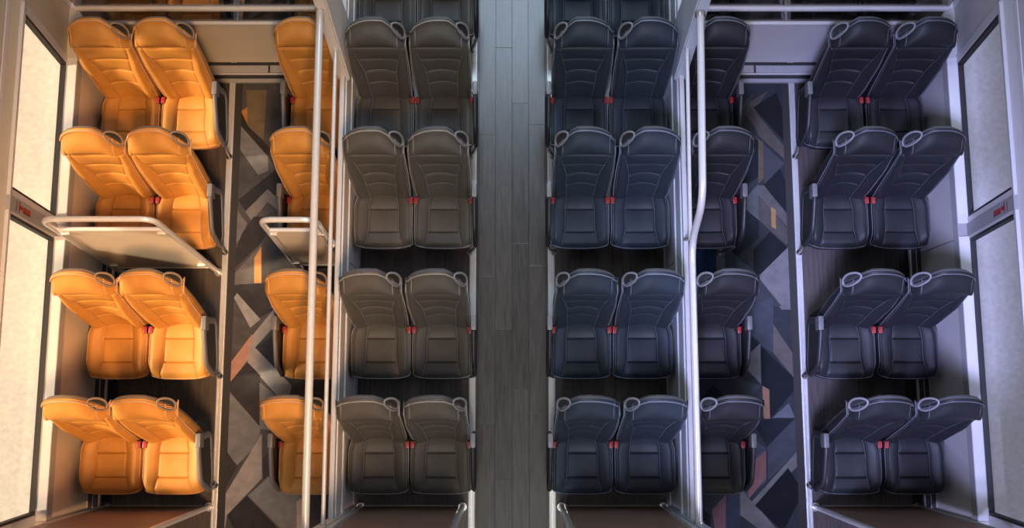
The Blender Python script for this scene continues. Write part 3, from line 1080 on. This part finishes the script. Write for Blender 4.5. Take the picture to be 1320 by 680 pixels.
# frame, legs, armrest, buckle --------------------------------------------
def f_frame(m):
    bm = bmesh.new()
    box(bm, -.19, .19, .07, .47, .29, .347, .012)
    # spine bracket carrying the backrest
    for s in (-1, 1):
        hexa(bm, [(s * .19, .40, .30), (s * .215, .40, .30), (s * .215, .50, .30), (s * .19, .50, .30),
                  tuple(b3(s * .17, .12, -.06)), tuple(b3(s * .195, .12, -.06)), tuple(b3(s * .195, .12, -.11)), tuple(b3(s * .17, .12, -.11))])
    return finish(bm, 'seat_frame', m, False)
def f_leg(y):
    def build(m):
        bm = bmesh.new()
        box(bm, -.045, .045, y - .022, y + .022, .012, .295, .008)
        box(bm, -.085, .085, y - .045, y + .045, 0.0, .014, .004)
        return finish(bm, 'leg', m, False)
    return build
def arm_ring(s):
    def build(m):
        bm = bmesh.new()
        x = s * .252
        pr = [(x, .455, .40), (x, .43, .655), (x, .35, .672), (x, .10, .585), (x, .025, .36), (x, .10, .315)]
        pts = fillet(pr, .06, 5, True)
        tube(bm, pts, .017, 10, True, ry=.026, up=(1, 0, 0))
        return finish(bm, 'armrest', m)
    return build
def arm_panel(s):
    def build(m):
        bm = bmesh.new()
        x = s * .252
        pr = fillet([(x, .44, .41), (x, .42, .65), (x, .35, .66), (x, .11, .58), (x, .04, .37), (x, .10, .33)], .05, 4, True)
        a = [bm.verts.new(p + Vector((-.006, 0, 0))) for p in pr]
        b = [bm.verts.new(p + Vector((.006, 0, 0))) for p in pr]
        bm.faces.new(a); bm.faces.new(list(reversed(b)))
        n = len(a)
        for i in range(n):
            bm.faces.new((a[i], a[(i + 1) % n], b[(i + 1) % n], b[i]))
        return finish(bm, 'armrest_panel', m, False)
    return build
def arm_cap(s):
    def build(m):
        bm = bmesh.new()
        x = s * .252
        box(bm, x - .021, x + .021, .355, .465, .60, .70, .014)
        return finish(bm, 'armrest_hinge', m, True, 50)
    return build
def arm_foot(s):
    def build(m):
        bm = bmesh.new()
        x = s * .252
        tube(bm, [(x, .04, .34), (x * .9, .02, .20), (s * .19, .03, .016)], .014, 8)
        disc(bm, (s * .19, .03, .0), (0, 0, 1), .026, .02)
        tube(bm, [(x, .05, .33), (s * .18, .09, .32)], .014, 8)
        return finish(bm, 'armrest_strut', m)
    return build
def buckle_body(s):
    def build(m):
        bm = bmesh.new()
        x = s * .219
        tube(bm, [(s * .215, .43, .34), (x, .405, .42), (x, .375, .478)], .009, 8)
        box(bm, x - .016, x + .016, .345, .405, .455, .485, .006)
        return finish(bm, 'buckle', m, True, 50)
    return build
def buckle_red(s):
    def build(m):
        bm = bmesh.new()
        x = s * .219
        box(bm, x - .0155, x + .0155, .345, .398, .484, .500, .006)
        return finish(bm, 'release_button', m, True, 50)
    return build

def make_seat(label, loc, kind, inner, aisle, handles, group):
    """inner: +1/-1 side (in x) towards the neighbour's buckle; aisle: side of the armrest or 0"""
    lea, pip = M[kind], M[kind + '_pipe']
    hp = M['tan_plastic'] if kind == 'tan' else M['grey_plastic']
    r = empty('coach_seat', label, 'seat', loc, group)
    hs = handles
    def part(name, key, m, build, parent):
        return link_mesh(name, cached(key, m, build), parent)
    b = part('backrest', ('bb', hs), lea, back_body(hs), r)
    part('headrest_pad', ('hp', hs), lea, back_piece(hs, C_COLS, SEAM_T, 1.0), b)
    part('headrest_wing', ('hl', hs), lea, back_piece(hs, L_COLS, SEAM_T, 1.0), b)
    part('headrest_wing', ('hr', hs), lea, back_piece(hs, R_COLS, SEAM_T, 1.0), b)
    part('bolster', ('bl', hs), lea, back_piece(hs, L_COLS, -.07, SEAM_T), b)
    part('bolster', ('br', hs), lea, back_piece(hs, R_COLS, -.07, SEAM_T), b)
    g = [-.07] + GROOVES + [SEAM_T]
    for i, (a, c) in enumerate(zip(g, g[1:])):
        part('back_pad', ('bp', hs, i), lea, back_piece(hs, C_COLS, a, c), b)
    part('piping', ('bpipe', hs), pip, back_piping(hs), b)
    part('stitching', ('bst', hs), pip, back_stitch(hs), b)
    part('back_shell', ('bs', hs), hp if kind == 'tan' else M['mid_plastic'], back_shell(hs), r)
    for s in ((-1, 1) if hs == 2 else (hs,)):
        h = part('grab_handle', ('gh', s, hs), hp, handle_ring(s, hs), r)
        part('handle_recess', ('hrx', s, hs), M['black_plastic'], handle_recess(s, hs), h)
    c = part('cushion', ('cb',), lea, c_body, r)
    for i, (a, d) in enumerate(((0, CS1), (CS1, CS2), (CS2, 1.0))):
        aa = min(CROWS, key=lambda v: abs(v - a)); dd = min(CROWS, key=lambda v: abs(v - d))
        part('cushion_pad', ('cp', i), lea, c_piece(CC_C, aa, dd), c)
    part('bolster', ('cl',), lea, c_piece(CC_L, 0, 1), c)
    part('bolster', ('cr',), lea, c_piece(CC_R, 0, 1), c)
    part('piping', ('cpipe',), pip, c_piping, c)
    part('stitching', ('cst',), pip, c_stitch, c)
    part('seat_frame', ('sf',), M['dark_metal'], f_frame, r)
    part('leg', ('lg', 0), M['dark_metal'], f_leg(.15), r)
    part('leg', ('lg', 1), M['dark_metal'], f_leg(.42), r)
    if aisle:
        am = {'tan': M['mid_plastic'], 'grey': M['black_plastic'], 'blue': M['black_plastic'], 'dark': M['dark_metal']}[kind]
        a = part('armrest', ('ar', aisle), am, arm_ring(aisle), r)
        part('armrest_panel', ('ap', aisle), M['black_plastic'], arm_panel(aisle), a)
        part('armrest_hinge', ('ah', aisle), M['grey_plastic'] if kind in ('grey', 'blue') else M['mid_plastic'], arm_cap(aisle), a)
        part('armrest_strut', ('as', aisle), M['steel'], arm_foot(aisle), a)
    for s in {x for x in (inner, aisle) if x}:
        k = part('buckle', ('bk', s), M['black_plastic'], buckle_body(s), r)
        part('release_button', ('rb', s), M['red'], buckle_red(s), k)
    return r

ROWY = [2.985, 2.055, 1.232, .203, -.676]
ORD = ['rearmost row', 'second row from the rear', 'third row from the rear', 'second row from the front', 'front row']
SIDEORD = ['beyond the smoked glass screen', 'rear row before the screen', 'second row before the screen', 'second row from the front', 'front row']
for i, y in enumerate(ROWY):
    o = ORD[i]
    make_seat('grey leather seat against the left partition, %s' % o, (-1.022, y, 0), 'grey', 1, 0, 1, 'grey seats left of the wood aisle')
    make_seat('grey leather seat bordering the wood aisle, %s' % o, (-.545, y, 0), 'grey', -1, 1, 1, 'grey seats left of the wood aisle')
    make_seat('cool-lit grey leather seat bordering the wood aisle, %s' % o, (.540, y, 0), 'blue', 1, -1, -1, 'blue-grey seats right of the wood aisle')
    make_seat('cool-lit grey leather seat against the right partition, %s' % o, (1.018, y, 0), 'blue', -1, 0, -1, 'blue-grey seats right of the wood aisle')
    s = SIDEORD[i]
    ys = y + (.07 if i == 0 else 0)
    make_seat('tan leather seat beside the left window, %s' % s, (-3.078, ys, 0), 'tan', 1, 0, 1, 'tan seats in the left bay')
    make_seat('tan leather seat, carpet side of the left pair, %s' % s, (-2.595, ys, 0), 'tan', -1, 1, 1, 'tan seats in the left bay')
    make_seat('tan leather single seat behind the steel rails, %s' % s, (-1.552, ys, .004), 'tan', 0, -1, 1, 'tan single seats')
    make_seat('dark leather single seat behind the steel rails, %s' % s, (1.552, ys, .004), 'dark', 0, 1, -1, 'dark single seats')
    make_seat('dark leather seat, carpet side of the right pair, %s' % s, (2.598, ys, 0), 'dark', 1, -1, -1, 'dark seats in the right bay')
    make_seat('dark leather seat beside the right window, %s' % s, (3.088, ys, 0), 'dark', -1, 0, -1, 'dark seats in the right bay')
